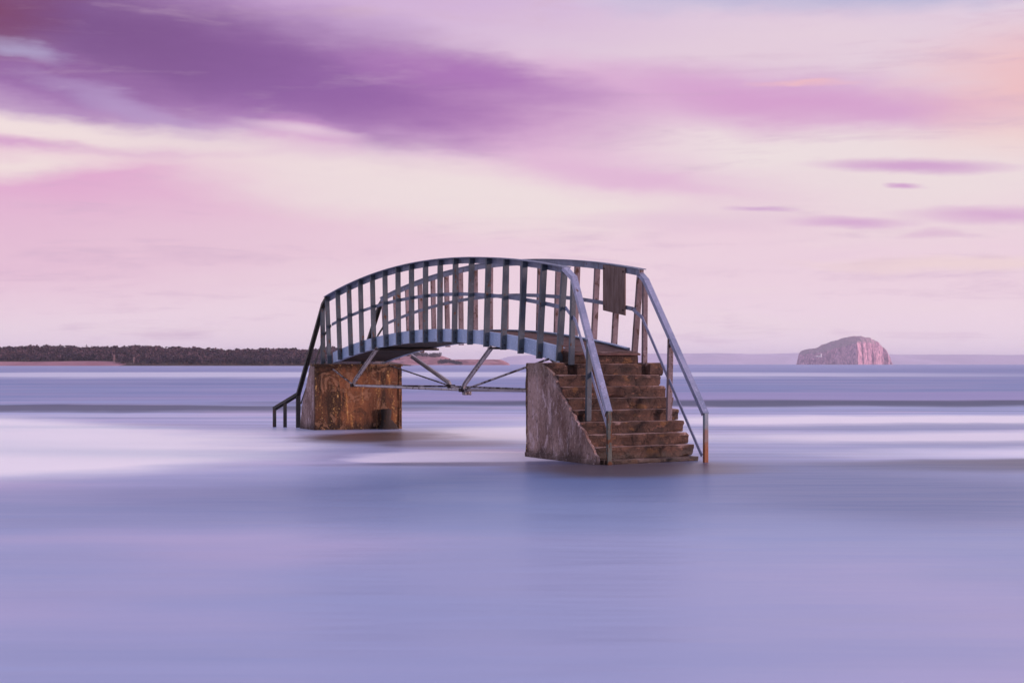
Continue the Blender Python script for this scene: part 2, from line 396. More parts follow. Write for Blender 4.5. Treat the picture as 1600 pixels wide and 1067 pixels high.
# ------------------------------------------------------------------ the sea
def make_sea():
    def swell(x, y):
        if y < 9 or y > 900: return 0.0
        z = 0.0
        for (yc, wd, amp, xc, xw, ph) in SW:
            m = amp * math.exp(-((x - xc) / xw) ** 2) * (0.75 + .5 * mn.noise(Vector((x * .05 + ph, ph, 0))))
            yy = yc + mn.noise(Vector((x * .03, ph * 3, 5))) * wd * .8
            z += m * math.exp(-((y - yy) / wd) ** 2)
        return z
    SW = [(54, 3.0, .07, -18, 16, 1.0), (24.0, .9, .035, 14, 10, 2.0), (63, 3.5, .09, 24, 22, 3.0), (44, 2.0, .05, 20, 16, 4), (36, 1.6, .04, 14, 10, 5),
          (30, 1.3, .035, 16, 10, 6), (82, 5, .1, 10, 60, 7), (120, 8, .12, 0, 90, 8), (180, 12, .14, 20, 120, 9), (270, 18, .16, -20, 160, 10), (17.5, .9, .012, 0, 12, 11)]
    ys = [-40, -20, -8, -3, 0, 2, 4]
    y = 5.0
    while y < 1100: ys.append(y); y *= 1.0125
    while y < 20500: ys.append(y); y *= 1.25
    ys.append(21000)
    xs = []
    x = 0.0; d = .8
    while x < 15000: xs.append(x); x += d; d *= 1.07
    xs.append(15000)
    xs = [-a for a in xs[:0:-1]] + xs
    verts = [(a, b, swell(a, b)) for b in ys for a in xs]
    nx = len(xs)
    faces = [(j * nx + i, j * nx + i + 1, (j + 1) * nx + i + 1, (j + 1) * nx + i) for j in range(len(ys) - 1) for i in range(nx - 1)]
    me = bpy.data.meshes.new('sea'); me.from_pydata(verts, [], faces)
    for p in me.polygons: p.use_smooth = True
    m, n, b, t = new_mat('smooth_sea_water', .3, .5)
    o = t.outputs['Object']
    X, Y, Z = n.sep(o)
    L = n.m('MULTIPLY', n.m('LOGARITHM', n.m('MAXIMUM', Y, 1.0), math.e), 4.0)   # log distance off the shore, so that swell lines read alike near and far
    X2 = n.m('DIVIDE', X, n.m('MAXIMUM', n.m('POWER', n.m('MAXIMUM', Y, 1.0), .8), 1.0))
    q = n.xyz(X, L, 0.0)
    wob = n.noise(n.mapping(n.xyz(X, L, 0.0), scale=(.16, .8, 1)), 1, 4, .55, color=True)
    q = n.vm('ADD', q, n.vm('MULTIPLY', n.vm('SUBTRACT', wob, (.5, .5, .5)), (5, .55, 0)))
    st1 = n.noise(n.mapping(n.xyz(X2, L, 0.0), scale=(.55, 3.0, 1)), 1.0, 5, .62)
    st2 = n.noise(n.mapping(n.xyz(X2, L, 0.0), scale=(1.2, 11.0, 1), loc=(3, 1, 0)), 1.0, 5, .65)
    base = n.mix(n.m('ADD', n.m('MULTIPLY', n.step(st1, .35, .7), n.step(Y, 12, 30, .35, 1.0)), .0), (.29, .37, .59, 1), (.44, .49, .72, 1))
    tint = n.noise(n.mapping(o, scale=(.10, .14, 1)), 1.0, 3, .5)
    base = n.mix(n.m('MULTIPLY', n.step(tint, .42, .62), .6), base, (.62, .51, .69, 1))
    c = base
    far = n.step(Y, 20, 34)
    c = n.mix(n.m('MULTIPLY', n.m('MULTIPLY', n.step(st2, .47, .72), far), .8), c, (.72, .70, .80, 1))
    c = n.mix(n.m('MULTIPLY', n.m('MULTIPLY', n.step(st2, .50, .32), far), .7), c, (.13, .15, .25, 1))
    def patch(xc, y_, rx, rl, rgb, k, lo=0.0, hi=.6, src=q):
        nonlocal c
        v = n.mapping(src, loc=(xc, 4 * math.log(y_), 0), scale=(rx, rl, 1), kind='TEXTURE')
        c = n.mix(n.step(n.sph(v), lo, hi, 0.0, k), c, rgb + (1,))
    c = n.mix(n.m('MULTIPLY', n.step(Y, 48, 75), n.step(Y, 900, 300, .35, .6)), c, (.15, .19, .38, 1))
    FO = (1.0, .955, .92); FO2 = (.92, .90, .93); DK = (.045, .06, .125); BL = (.13, .22, .42)  # DK paints the dark faces of the swells into the colour
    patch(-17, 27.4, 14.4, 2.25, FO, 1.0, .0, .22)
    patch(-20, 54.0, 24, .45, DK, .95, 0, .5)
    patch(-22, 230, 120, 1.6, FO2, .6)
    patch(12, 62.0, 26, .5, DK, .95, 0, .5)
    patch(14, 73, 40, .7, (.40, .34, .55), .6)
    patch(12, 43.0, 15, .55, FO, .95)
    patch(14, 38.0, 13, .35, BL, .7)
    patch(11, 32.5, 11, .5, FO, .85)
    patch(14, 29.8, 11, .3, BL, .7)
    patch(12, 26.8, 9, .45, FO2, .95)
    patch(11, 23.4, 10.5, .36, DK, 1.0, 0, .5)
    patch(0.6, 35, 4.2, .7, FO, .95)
    patch(-.8, 26.2, 2.3, .36, (.98, .86, .90), 1.0, 0, .35)  # pinkish highlight between the piers, painted into the water colour
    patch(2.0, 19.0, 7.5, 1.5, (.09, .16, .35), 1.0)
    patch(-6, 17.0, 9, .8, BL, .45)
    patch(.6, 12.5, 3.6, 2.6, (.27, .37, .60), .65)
    # dark brown reflections of the piers, painted into the water colour
    patch(-2.9, 33.0, 2.0, .42, (.10, .05, .03), .95)
    patch(-1.2, 30.2, 2.0, .22, (.15, .11, .13), .7)
    patch(-.2, 24.3, 3.4, .15, (.10, .10, .18), .8)
    patch(1.7, 22.9, 2.3, .36, (.075, .05, .05), .9)
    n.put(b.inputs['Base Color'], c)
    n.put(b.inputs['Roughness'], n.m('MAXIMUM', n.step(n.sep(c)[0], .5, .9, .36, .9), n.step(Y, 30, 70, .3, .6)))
    b.inputs['Specular IOR Level'].default_value = .3
    h = n.m('ADD', n.m('MULTIPLY', n.noise(n.mapping(o, scale=(.25, .9, 1)), 1.0, 3, .5), 1.0), n.m('MULTIPLY', n.noise(n.mapping(o, scale=(1.2, 5, 1)), 1.0, 3, .5), .04))
    bump(n, b, h, .2, .25)
    s = link('sea', me, None, m); tag(s, 'smooth blue lavender sea blurred by time, with pale bands of foam', None, None, 'structure')
    return s
make_sea()
sb = bmesh.new(); box(sb, -15000, 15000, -60, 21000, -3.0, -2.6)
mm, n_, b_, t_ = new_mat('wet_sand', .9, .2); b_.inputs['Base Color'].default_value = (.12, .09, .07, 1)
tag(from_bm('seabed', sb, mm), kind='structure', label='sandy sea floor beneath the water')

# ------------------------------------------------------------------ the footbridge (local x runs along it, y across, z up)
UX, UY = .4015, -.9159
bridge = link('footbridge', None); bridge.location = (-4.336, 36.6, 0); bridge.rotation_euler = (0, 0, math.atan2(UY, UX))
tag(bridge, 'arched steel footbridge on two concrete piers, its steps running down into the sea', 'bridge')
UC, KA = 5.74, .0115
def arc(zc, u): return zc - KA * (u - UC) ** 2
def arcpts(zc, u0, u1, v, n=40): return [(u0 + (u1 - u0) * i / n, v, arc(zc, u0 + (u1 - u0) * i / n)) for i in range(n + 1)]
ZT, ZM, ZB0, ZB1 = 3.397, 2.745, 1.875, 2.111

def build_side(v_in, sgn, name, label, mpost, mtop, mmid, mbeam):
    """sgn = +1: posts stand on the +v side of the rails. v_in = plane of beam web"""
    rail = link(name, None, bridge)
    rail['label'] = label
    # I-beam girder
    bm = bmesh.new()
    hh = (ZB1 - ZB0) / 2; zc = (ZB0 + ZB1) / 2
    k_ = -sgn
    ribbon(bm, arcpts(zc, -.15, 11.62, v_in), [(k_ * x_, y_) for x_, y_ in ((-.008, -hh), (.075, -hh), (.075, -hh + .012), (.008, -hh + .012), (.008, hh - .012), (.075, hh - .012), (.075, hh), (-.008, hh))])
    from_bm('girder', bm, mbeam, rail)
    # top rail: angle, vertical leaf and flat top
    bm = bmesh.new()
    ribbon(bm, arcpts(ZT - .052, -.47, 11.96, v_in), [(-.006, -.052), (.006, -.052), (.006, .045), (-.006, .045)])
    from_bm('top_rail', bm, mtop, rail)
    bm = bmesh.new()
    ribbon(bm, arcpts(ZT, -.47, 11.96, v_in + sgn * .05), [(-.075, -.007), (.075, -.007), (.075, .007), (-.075, .007)])
    from_bm('rail_cap', bm, M_RAIL, rail)
    bm = bmesh.new()
    ribbon(bm, arcpts(ZM, -.25, 11.85, v_in), [(-.005, -.032), (.005, -.032), (.005, .032), (-.005, .032)])
    from_bm('mid_rail', bm, mmid, rail)
    n = 17
    for i in range(n):
        ut = -.42 + (11.88 + .42) * i / (n - 1) + .06 * math.sin(math.pi * i / (n - 1)) + .035 * (i / (n - 1))
        ub = UC + (ut - UC) * (1 - .034) + random.uniform(-.012, .012)
        z0 = arc(ZB0, ub) - .02; z1 = arc(ZT, ut) - .012
        if ub < .1: z0 = 1.46
        if ub > 11.5: z0 = 1.5
        bm = bmesh.new()
        W = .092
        a0 = v_in + sgn * .010; a1 = v_in + sgn * (.010 + W)
        b0, b1 = min(a0, a1), max(a0, a1)
        sec = [(.006, b0), (.006, b1), (-.050, b1), (-.050, b1 - .009), (-.006, b1 - .009), (-.006, b0 + .009), (-.050, b0 + .009), (-.050, b0)]
        lo_ = [bm.verts.new((ub + p, q_, z0)) for p, q_ in sec]; hi_ = [bm.verts.new((ut + p, q_, z1)) for p, q_ in sec]
        for j_ in range(8): bm.faces.new([lo_[j_], lo_[(j_ + 1) % 8], hi_[(j_ + 1) % 8], hi_[j_]])
        bm.faces.new(lo_[::-1]); bm.faces.new(hi_)
        from_bm('post', bm, mpost, rail)
        # two bolts on the girder fixing
        if 1 <= i <= 15:
            for dz in (.06, .17):
                bm = bmesh.new(); zz = arc(ZB0, ub) + dz
                rod(bm, (ub + .004, v_in + sgn * .05, zz), (ub + .022, v_in + sgn * .05, zz), .011, 6)
                from_bm('bolt', bm, M_DARK, rail)
    return rail
near = build_side(.47, -1, 'railing', 'nearer arched railing of dull teal channel posts', M_POST, M_RAIL, M_RAIL, M_BEAM)
farr = build_side(1.69, 1, 'railing', 'further arched railing with brownish posts and a board hung on it', M_FAR, M_RAIL, M_RAIL, M_BEAM)

# deck planks and joists
u = -.30; i = 0
while u < 11.86:
    uc = u + .095; z = arc(ZB1, uc) - .038 + random.uniform(-.004, .004); s = -2 * KA * (uc - UC)
    bm = bmesh.new(); w2 = .089
    box_pts(bm, [(uc - w2, .49, z - .03 - s * w2), (uc + w2, .49, z - .03 + s * w2), (uc + w2, 1.67, z - .03 + s * w2), (uc - w2, 1.67, z - .03 - s * w2),
                 (uc - w2, .49, z - s * w2), (uc + w2, .49, z + s * w2), (uc + w2, 1.67, z + s * w2), (uc - w2, 1.67, z - s * w2)])
    bevel(bm, .004)
    from_bm('plank', bm, M_PLANK, bridge)
    u += .19; i += 1
for k in range(14):
    uu = .15 + k * .86
    bm = bmesh.new(); box(bm, uu - .04, uu + .04, .50, 1.66, arc(ZB0, uu) + .015, arc(ZB1, uu) - .075)
    from_bm('joist', bm, M_DARK, bridge)
bm = bmesh.new()
ribbon(bm, arcpts(ZB0 + .012, .1, 11.4, 1.08, 30), [(-.57, -.008), (.57, -.008), (.57, .008), (-.57, .008)])
from_bm('soffit', bm, M_DARK, bridge)
# cross plates under the girder where the struts meet
for uu in (2.95, 8.95):
    bm = bmesh.new(); box(bm, uu - .16, uu + .16, .42, 1.72, arc(ZB0, uu) - .05, arc(ZB0, uu) - .012); from_bm('cross_plate', bm, M_DARK, bridge)

# under-truss: queen struts, nodes and tie rods
VN, VF = .41, 1.74
nA, nB = Vector((1.49, VN, 1.0)), Vector((7.70, VN, .99))
fA, fB = Vector((3.75, VF, 1.0)), Vector((9.95, VF, .99))
def channel(a, b, nm='strut'):
    """a channel bar with a bent foot"""
    a, b = Vector(a), Vector(b)
    bm = bmesh.new()
    d = (b - a).normalized(); knee = a + d * .12 + Vector((0, 0, .05))
    d2 = (b - knee).normalized()
    q_ = .0425
    ribbon(bm, [a, a + d * .06 + Vector((0, 0, .04)), knee, knee + (b - knee) * .5, b], [(.004, -q_), (.004, q_), (-.034, q_), (-.034, q_ - .007), (-.004, q_ - .007), (-.004, -q_ + .007), (-.034, -q_ + .007), (-.034, -q_)])
    return from_bm(nm, bm, M_GALV, bridge)
channel(nA, (2.98, VN + .02, arc(ZB0, 2.98) - .02))
channel(nB, (8.97, VN + .02, arc(ZB0, 8.97) - .02))
channel(fA, (1.40, VF, arc(ZB0, 1.4) - .02))
channel(fB, (7.95, VF, arc(ZB0, 7.95) - .02))
for p, q, r in ((nA, nB, .023), (fA, fB, .018), (nA, fA, .018), (fA, nB, .02), (nB, fB, .026), ((-.65, VN, 1.49), nA, .019),
                ((-.6, VF, 1.49), fA, .016), (nB, (11.3, VN, 1.53), .019), (fB, (11.5, VF, 1.53), .016)):
    bm = bmesh.new(); rod(bm, p, q, r); from_bm('tie_rod', bm, M_ROD if r < .0195 else M_GALV, bridge)
for p in (nA, nB, fA, fB):
    bm = bmesh.new(); box(bm, p.x - .06, p.x + .06, p.y - .07, p.y + .07, p.z - .035, p.z + .035); bevel(bm, .008)
    from_bm('node_plate', bm, M_DARK, bridge)
bm = bmesh.new(); box(bm, 7.66, 7.80, VN - .01, VN + .12, .90, .985); bevel(bm, .008); from_bm('clamp', bm, M_ROD, bridge)

# piers -------------------------------------------------------------
def pier(name, label, u0, u1, us, rise_u):
    """u0,u1: the block; us: stair feet direction; rise_u list of nosing (u,z)"""
    p = link(name, None, bridge); p['label'] = label
    return p
# left pier: block with stair running down to -u
pl = link('pier', None, bridge); pl['label'] = 'further pier, its inner face stained orange and brown'
bm = bmesh.new()
rough_block(bm, -.30, 0.0, 0.0, 2.02, -.8, 1.43, .07, .012, 3.3, .012)
ob = from_bm('pier_block', bm, M_STAIN, pl, True)
ob.data.materials.append(M_PLASTER)
for f in ob.data.polygons:
    if abs(f.normal.y) > .6: f.material_index = 1
# stair body of left pier: a worn, steep flight
for k in range(8):
    z1 = 1.43 - .18 * (k + 1) + .02; x1 = -.30; x0 = -.42 - .125 * k + random.uniform(-.02, .02)
    bm = bmesh.new(); rough_block(bm, x0, x1 + .002 * (k + 1), .012 + .003 * (k % 2), 2.0, z1 - .19, z1, .07, .014, 11 + k * 3.7, .02)
    ob = from_bm('step', bm, M_STONE, pl, True); ob.data.materials.append(M_PLASTER)
    for f in ob.data.polygons:
        if f.normal.y < -.6: f.material_index = 1
bm = bmesh.new()
pts = [(-.02, 1.41), (-.34, 1.41)]
z = 1.38; uu = -.36
while z > .0:
    pts.append((uu + random.uniform(-.025, .025), z)); z -= .05; uu -= .033 if z > .5 else .015
pts += [(uu, -.4), (-.02, -.4)]
pts = pts[::-1]
f_ = [bm.verts.new((a, -.014, b)) for a, b in pts]; g_ = [bm.verts.new((a, .03, b)) for a, b in pts]
F1 = bm.faces.new(f_); F2 = bm.faces.new(g_[::-1])
for k in range(len(pts)): bm.faces.new([f_[k], g_[k], g_[(k + 1) % len(pts)], f_[(k + 1) % len(pts)]])
bmesh.ops.triangulate(bm, faces=[F1, F2]); from_bm('render_coat', bm, M_PLASTER, pl)
# a raised corner strip on the two upright arrises of the inner face
for y0 in (.0, 1.955):
    bm = bmesh.new(); rough_block(bm, .003, .022, y0 - .004, y0 + .07, -.5, 1.36, .06, .006, y0 + 5, .006)
    from_bm('corner_strip', bm, M_STAIN, pl, True)
bm = bmesh.new(); rough_block(bm, -.31, .035, -.02, 2.04, 1.40, 1.455, .07, .008, 8.1, .01)
from_bm('capping', bm, M_STAIN, pl, True)
# dark encrusted stump standing at the foot of the inner face
bm = bmesh.new()
prof = [(-.3, .20), (0.0, .19), (.10, .12), (.22, .105), (.36, .115), (.44, .12), (.455, .07)]
rings = []
for z, r in prof:
    rings.append([bm.verts.new((.10 + math.cos(a) * r * .7 + .02 * mn.noise(Vector((a, z * 5, 1))), 1.62 + math.sin(a) * r * (1 + .35 * mn.noise(Vector((a * 2, z * 6, 3)))) + (.12 if z < .15 and math.sin(a) > .3 else 0), z)) for a in [j * math.pi / 7 for j in range(14)]])
for r0, r1 in zip(rings, rings[1:]):
    for j in range(14): bm.faces.new([r0[j], r0[(j + 1) % 14], r1[(j + 1) % 14], r1[j]])
bm.faces.new(rings[-1]); bm.faces.new(rings[0][::-1])
ob = from_bm('weed_crusted_stump', bm, M_DARK, pl, True)

# right pier
pr = link('pier', None, bridge); pr['label'] = 'nearer pier with pinkish peeling render and worn stone steps'
def ragged_side(bm, y, thick):
    """the render coat on the side face, its lower right edge broken back along the steps"""
    top = [(11.385, 1.47), (11.93, 1.47)]
    edge = []
    EP = [(12.02, 1.44), (12.38, 1.30), (12.50, 1.12), (12.92, .80), (13.18, .62), (13.45, .44), (13.66, .27), (13.84, .12), (13.86, -.4)]
    for (ua_, za), (ub2, zb_) in zip(EP, EP[1:]):
        for j in range(5):
            t = j / 5; edge.append((ua_ + (ub2 - ua_) * t + random.uniform(-.035, .035) * (za < 1.4), za + (zb_ - za) * t))
    edge.append(EP[-1])
    pts = top + edge + [(11.385, -.4)]
    f = [bm.verts.new((a, y, b)) for a, b in pts]; g_ = [bm.verts.new((a, y + thick, b)) for a, b in pts]
    F1 = bm.faces.new(f); F2 = bm.faces.new(g_[::-1])
    for k in range(len(pts)): bm.faces.new([f[k], g_[k], g_[(k + 1) % len(pts)], f[(k + 1) % len(pts)]])
    bmesh.ops.triangulate(bm, faces=[F1, F2])
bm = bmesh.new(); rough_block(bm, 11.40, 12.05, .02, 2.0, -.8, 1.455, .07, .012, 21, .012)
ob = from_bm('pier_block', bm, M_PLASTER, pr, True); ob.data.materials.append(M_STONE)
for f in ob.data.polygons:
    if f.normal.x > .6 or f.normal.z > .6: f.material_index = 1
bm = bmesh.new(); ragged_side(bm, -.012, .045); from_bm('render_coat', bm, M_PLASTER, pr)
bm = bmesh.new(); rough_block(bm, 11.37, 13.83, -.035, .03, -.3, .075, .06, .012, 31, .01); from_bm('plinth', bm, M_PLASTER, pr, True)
bm = bmesh.new(); rough_block(bm, 11.375, 11.44, -.02, .05, -.3, 1.46, .06, .01, 36, .01); from_bm('corner_strip', bm, M_STAIN, pr, True)
# top blocks left and right of the middle flight
for (y0, y1, zz, uu) in ((-.0, .36, 1.475, 12.12), (1.74, 2.02, 1.475, 12.14)):
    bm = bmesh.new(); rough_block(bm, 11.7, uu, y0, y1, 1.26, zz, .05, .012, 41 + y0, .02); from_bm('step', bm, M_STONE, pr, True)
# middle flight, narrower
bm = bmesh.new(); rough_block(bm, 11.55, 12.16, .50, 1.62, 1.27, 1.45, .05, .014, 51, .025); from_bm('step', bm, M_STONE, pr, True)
bm = bmesh.new(); rough_block(bm, 11.55, 11.98, .47, 1.66, 1.45, 1.645, .05, .012, 55, .02); from_bm('step', bm, M_STONE, pr, True)
UL = (12.50, 12.62, 12.82, 13.02, 13.24, 13.50, 13.72, 13.96); UR = (12.22, 12.38, 12.58, 12.77, 12.95, 13.15, 13.33, 13.50)
VR = (1.95, 1.95, 1.96, 1.96, 1.96, 1.93, 1.90, 1.87)
for k in range(8):
    zt = 1.285 - .174 * k
    un, sk = UR[k], UL[k] - UR[k]
    y0 = (.03, .035, .04, .045, .05, .055, .06, .06)[k]; y1 = VR[k]
    bm = bmesh.new(); rough_block(bm, un - .62, un + random.uniform(-.012, .012), y0, y1, zt - .173, zt, .042, .011, 61 + 5.3 * k, .011)
    for v_ in bm.verts:
        if v_.co.z < zt - .06 and v_.co.x > un - .05: v_.co.x -= .022
        v_.co.x += sk * (1 - v_.co.y / y1)
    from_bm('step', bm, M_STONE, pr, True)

# stair handrails ------------------------------------------------------
def stair_rail(pts, posts, mid, name, label, cap=.095):
    g_ = link(name, None, bridge); g_['label'] = label
    for a, b in zip(pts, pts[1:]):
        a, b = Vector(a), Vector(b); d = (b - a).normalized()
        bm = bmesh.new()
        h_ = cap / 2
        ribbon(bm, [a - d * .02, b + d * .02], [(-h_, .006), (h_, .006), (h_, -.062), (h_ - .008, -.062), (h_ - .008, -.004), (-h_ + .008, -.004), (-h_ + .008, -.062), (-h_, -.062)])
        from_bm('handrail', bm, M_RAIL2, g_)
    for (top, bot, wd, mt) in posts:
        bm = bmesh.new(); bar(bm, bot, top, wd, .055); bevel(bm, .006); from_bm('post', bm, mt, g_)
    for a, b in zip(mid, mid[1:]):
        bm = bmesh.new(); bar(bm, a, b, .012, .055); from_bm('mid_rail', bm, M_RAIL2, g_)
    return g_
M_RAIL2 = paint('pale_blue_grey_handrail', (.17, .20, .31), (.27, .29, .42), rust_lo=.64, rough=.4)
M_BARK = paint('dark_green_grey_handrail', (.035, .035, .032), (.065, .062, .055), rough=.75)
stair_rail([(11.93, .41, 2.955), (12.27, .40, 2.79), (13.93, .15, .79)],
           [((12.18, .43, 2.80), (12.10, .43, 1.44), .085, M_POST), ((13.05, .27, 1.82), (13.05, .25, .60), .085, M_POST), ((13.93, .15, .78), (13.93, .15, -.4), .07, M_NEWEL2)],
           [(11.85, .45, 2.33), (12.27, .42, 2.12), (13.9, .16, .48)], 'stair_railing', 'pale handrail coming down the nearer side of the right steps')
stair_rail([(11.79, 1.75, 2.965), (12.10, 1.74, 2.79), (13.94, 1.74, .745)],
           [((12.02, 1.76, 2.80), (12.0, 1.76, 1.45), .085, M_FAR), ((12.9, 1.73, 1.84), (12.9, 1.70, .56), .085, M_FAR), ((13.94, 1.74, .73), (13.94, 1.74, -.4), .07, M_NEWEL)],
           [(11.75, 1.69, 2.32), (12.05, 1.69, 2.19), (13.88, 1.71, .10)], 'stair_railing', 'pale handrail on the further side of the right steps')
M_RAIL2 = M_BARK
stair_rail([(-.44, .41, 2.945), (-.62, .38, 2.80), (-1.63, .10, .79), (-2.2, -.30, .45)],
           [((-.66, .38, 2.70), (-.62, .38, 1.44), .10, M_POST), ((-1.63, .10, .74), (-1.63, .10, -.3), .10, M_BARK), ((-1.95, -.12, .58), (-1.95, -.12, -.3), .075, M_BARK), ((-2.2, -.30, .42), (-2.2, -.30, -.3), .075, M_BARK)],
           [(-.25, .45, 2.31), (-.62, .42, 2.12), (-1.55, .14, .55)], 'stair_railing', 'dark handrail down the nearer side of the left steps')
stair_rail([(-.44, 1.75, 2.945), (-.72, 1.75, 2.80), (-2.4, 1.75, 1.1), (-3.0, 1.75, .45)],
           [((-2.2, 1.75, 1.25), (-2.2, 1.75, -.3), .085, M_BARK), ((-3.0, 1.75, .42), (-3.0, 1.75, -.3), .075, M_BARK)],
           [(-.3, 1.70, 2.3), (-.7, 1.70, 2.1), (-2.4, 1.70, .6)], 'stair_railing', 'dark handrail down the further side of the left steps')

# weathered board fixed to the inside of the far railing
bm = bmesh.new(); ua, ub_ = 10.76, 11.54
zt = lambda x: arc(ZT, x) - .02
zb = lambda x: arc(ZT, x) - .77
box_pts(bm, [(ua, 1.65, zb(ua)), (ub_, 1.65, zb(ub_) - .01), (ub_, 1.672, zb(ub_) - .01), (ua, 1.672, zb(ua)), (ua, 1.65, zt(ua)), (ub_, 1.65, zt(ub_)), (ub_, 1.672, zt(ub_)), (ua, 1.672, zt(ua))])
bevel(bm, .003); bd = from_bm('board', bm, M_BOARD, farr); 
for xx, dz in ((.05, .06), (.73, .06), (.05, .68), (.73, .68)):
    bm = bmesh.new(); rod(bm, (ua + xx, 1.636, zt(ua + xx) - dz), (ua + xx, 1.652, zt(ua + xx) - dz), .013, 6); from_bm('bolt', bm, M_DARK, farr)
bd['label'] = 'blank weathered grey brown board hung inside the rail'

# ------------------------------------------------------------------ distant land
def pw(x, pts):
    if x <= pts[0][0]: return pts[0][1]
    for (a, ya), (b, yb) in zip(pts, pts[1:]):
        if x <= b: return ya + (yb - ya) * (x - a) / (b - a)
    return pts[-1][1]
def hill_mesh(name, x0, x1, nx, d0, d1, nd, hf, mat, label, kind='structure', cat=None):
    """land as a sheet over x in [x0,x1], y in [d0,d1]; hf(x, t, y) height"""
    vs, fs = [], []
    for j in range(nd + 1):
        for i_ in range(nx + 1):
            x = x0 + (x1 - x0) * i_ / nx; t = j / nd; y = d0 + (d1 - d0) * t
            vs.append((x, y, hf(x, t, y)))
    for j in range(nd):
        for i_ in range(nx):
            a = j * (nx + 1) + i_; fs.append((a, a + 1, a + nx + 2, a + nx + 1))
    me = bpy.data.meshes.new(name); me.from_pydata(vs, [], fs)
    for p in me.polygons: p.use_smooth = True
    o = link(name, me, None, mat); tag(o, label, cat, None, kind); return o
def land_mat(name, c1, c2, c3, s):
    m, n, b, t = new_mat(name, .95, .1)
    o = t.outputs['Object']
    a = n.noise(n.mapping(o, scale=(1, .4, 2.5)), s, 6, .65)
    z = n.sep(o)[2]
    c = n.mix(n.step(a, .38, .62), c1 + (1,), c2 + (1,))
    c = n.mix(n.step(n.noise(n.mapping(o, scale=(1.5, .5, 3), loc=(5, 5, 5)), s, 6, .7), .52, .66), c, c3 + (1,))
    n.put(b.inputs['Base Color'], c); bump(n, b, a, .6, 2.0)
    return m
M_SAND = land_mat('pale_pink_sand', (.36, .17, .20), (.42, .22, .25), (.30, .15, .18), .02)
M_SCRUB = land_mat('dune_scrub', (.05, .035, .028), (.10, .065, .05), (.17, .11, .09), .05)
M_CLIFF = land_mat('red_sandstone_cliff', (.30, .13, .14), (.46, .24, .25), (.17, .08, .10), .04)
M_FARL = land_mat('haze_paled_far_land', (.50, .42, .54), (.58, .48, .60), (.64, .54, .66), .002)  # land colour paled to lavender, the glow of distance haze painted in

# near wooded shore, 1.45 km off
SIL = [(-300, 541), (0, 543.5), (60, 544.5), (135, 542), (160, 542.5), (200, 544.5), (300, 549.5), (330, 549), (400, 548), (440, 548), (480, 547), (560, 552), (640, 566), (660, 571)]
def shore_h(x, t, y):
    px = 800 + x * F / 1500.0
    H = (569 - pw(px, SIL)) * 1560 / F + HC
    H = max(.0, H - 5.0)
    edge = min(1, max(0, (px + 10000) / 100)) * min(1, max(0, (650 - px) / 90))
    sandy = min(1, max(0, (230 - px) / 60))
    if t < .12: return -.6 + (1.6 + 1.9 * sandy) * t / .12
    g_ = min(1, (t - .12) / .55)
    return (1.0 + 1.9 * sandy + max(0, H - 1.9 * sandy) * g_ ** .8 + .8 * mn.noise(Vector((x * .02, y * .02, 0)))) * edge + (1 - edge) * -.5
hill_mesh('hills', -1100, -90, 160, 1440, 1760, 20, shore_h, [M_SCRUB, M_SAND], 'low wooded dune ridge behind a thin strip of pink beach')
hl = bpy.data.objects['hills']
for p in hl.data.polygons:
    if p.center.y < 1482 and p.center.x < -345: p.material_index = 1

def trees_mesh(name, x0, x1, d0, d1, n, size, hfun, mat, label, blobs=9):
    vs, fs = [], []
    rnd = random.Random(n)
    for k in range(n):
        x = rnd.uniform(x0, x1); y = d0 + (d1 - d0) * rnd.random() ** 1.0
        z = hfun(x, y)
        if z is None: continue
        s = size * rnd.uniform(.55, 1.2) * (1 + .45 * mn.noise(Vector((x * .03, y * .01, 3))))
        # trunk
        a = len(vs); r = s * .05
        for q in range(4): vs.append((x + r * math.cos(q * 1.57), y + r * math.sin(q * 1.57), z - .5))
        vs.append((x, y, z + s * .8))
        for q in range(4): fs.append((a + q, a + (q + 1) % 4, a + 4))
        # crown of small leafy tufts
        for bq in range(blobs * 5):
            while True:
                ox, oy, oz = rnd.uniform(-1, 1), rnd.uniform(-1, 1), rnd.uniform(-1, 1)
                if ox * ox + oy * oy + oz * oz < 1: break
            cx, cy, cz = x + ox * s * .62, y + oy * s * .62, z + s * .62 + oz * s * .42
            r = s * rnd.uniform(.08, .19)
            a = len(vs)
            nrm = Vector((rnd.gauss(0, 1), rnd.gauss(0, 1), rnd.gauss(0, 1) + .4)).normalized(); t1 = nrm.orthogonal().normalized(); t2 = nrm.cross(t1)
            for q in range(5):
                rr = r * rnd.uniform(.7, 1.2); aa = q * 1.2566
                p = Vector((cx, cy, cz)) + (t1 * math.cos(aa) + t2 * math.sin(aa)) * rr
                vs.append(tuple(p))
            fs.append((a, a + 1, a + 2, a + 3, a + 4))
    me = bpy.data.meshes.new(name); me.from_pydata(vs, [], fs)
    o = link(name, me, None, mat); tag(o, label, None, None, 'stuff'); return o
def leaf_mat(name, c1, c2, s):
    m, n, b, t = new_mat(name, .9, .1)
    a = n.noise(t.outputs['Object'], s, 4, .6)
    n.put(b.inputs['Base Color'], n.mix(n.step(a, .35, .65), c1 + (1,), c2 + (1,)))
    return m
M_WOOD1 = leaf_mat('dark_purple_brown_trees', (.055, .034, .046), (.092, .056, .068), .03)
M_WOOD2 = leaf_mat('distant_trees', (.05, .045, .05), (.08, .065, .07), .04)
def on_shore(x, y):
    t = (y - 1440) / 320
    px = 800 + x * F / y
    if px > 585: return None
    if px < 180 and t < .16: return None
    if t < .10: return None
    return shore_h(x, t, y) - .5
trees_mesh('woodland', -620, -120, 1480, 1700, 3400, 6.2, on_shore, M_WOOD1, 'dark bare-looking woodland along the low ridge on the left', 9)
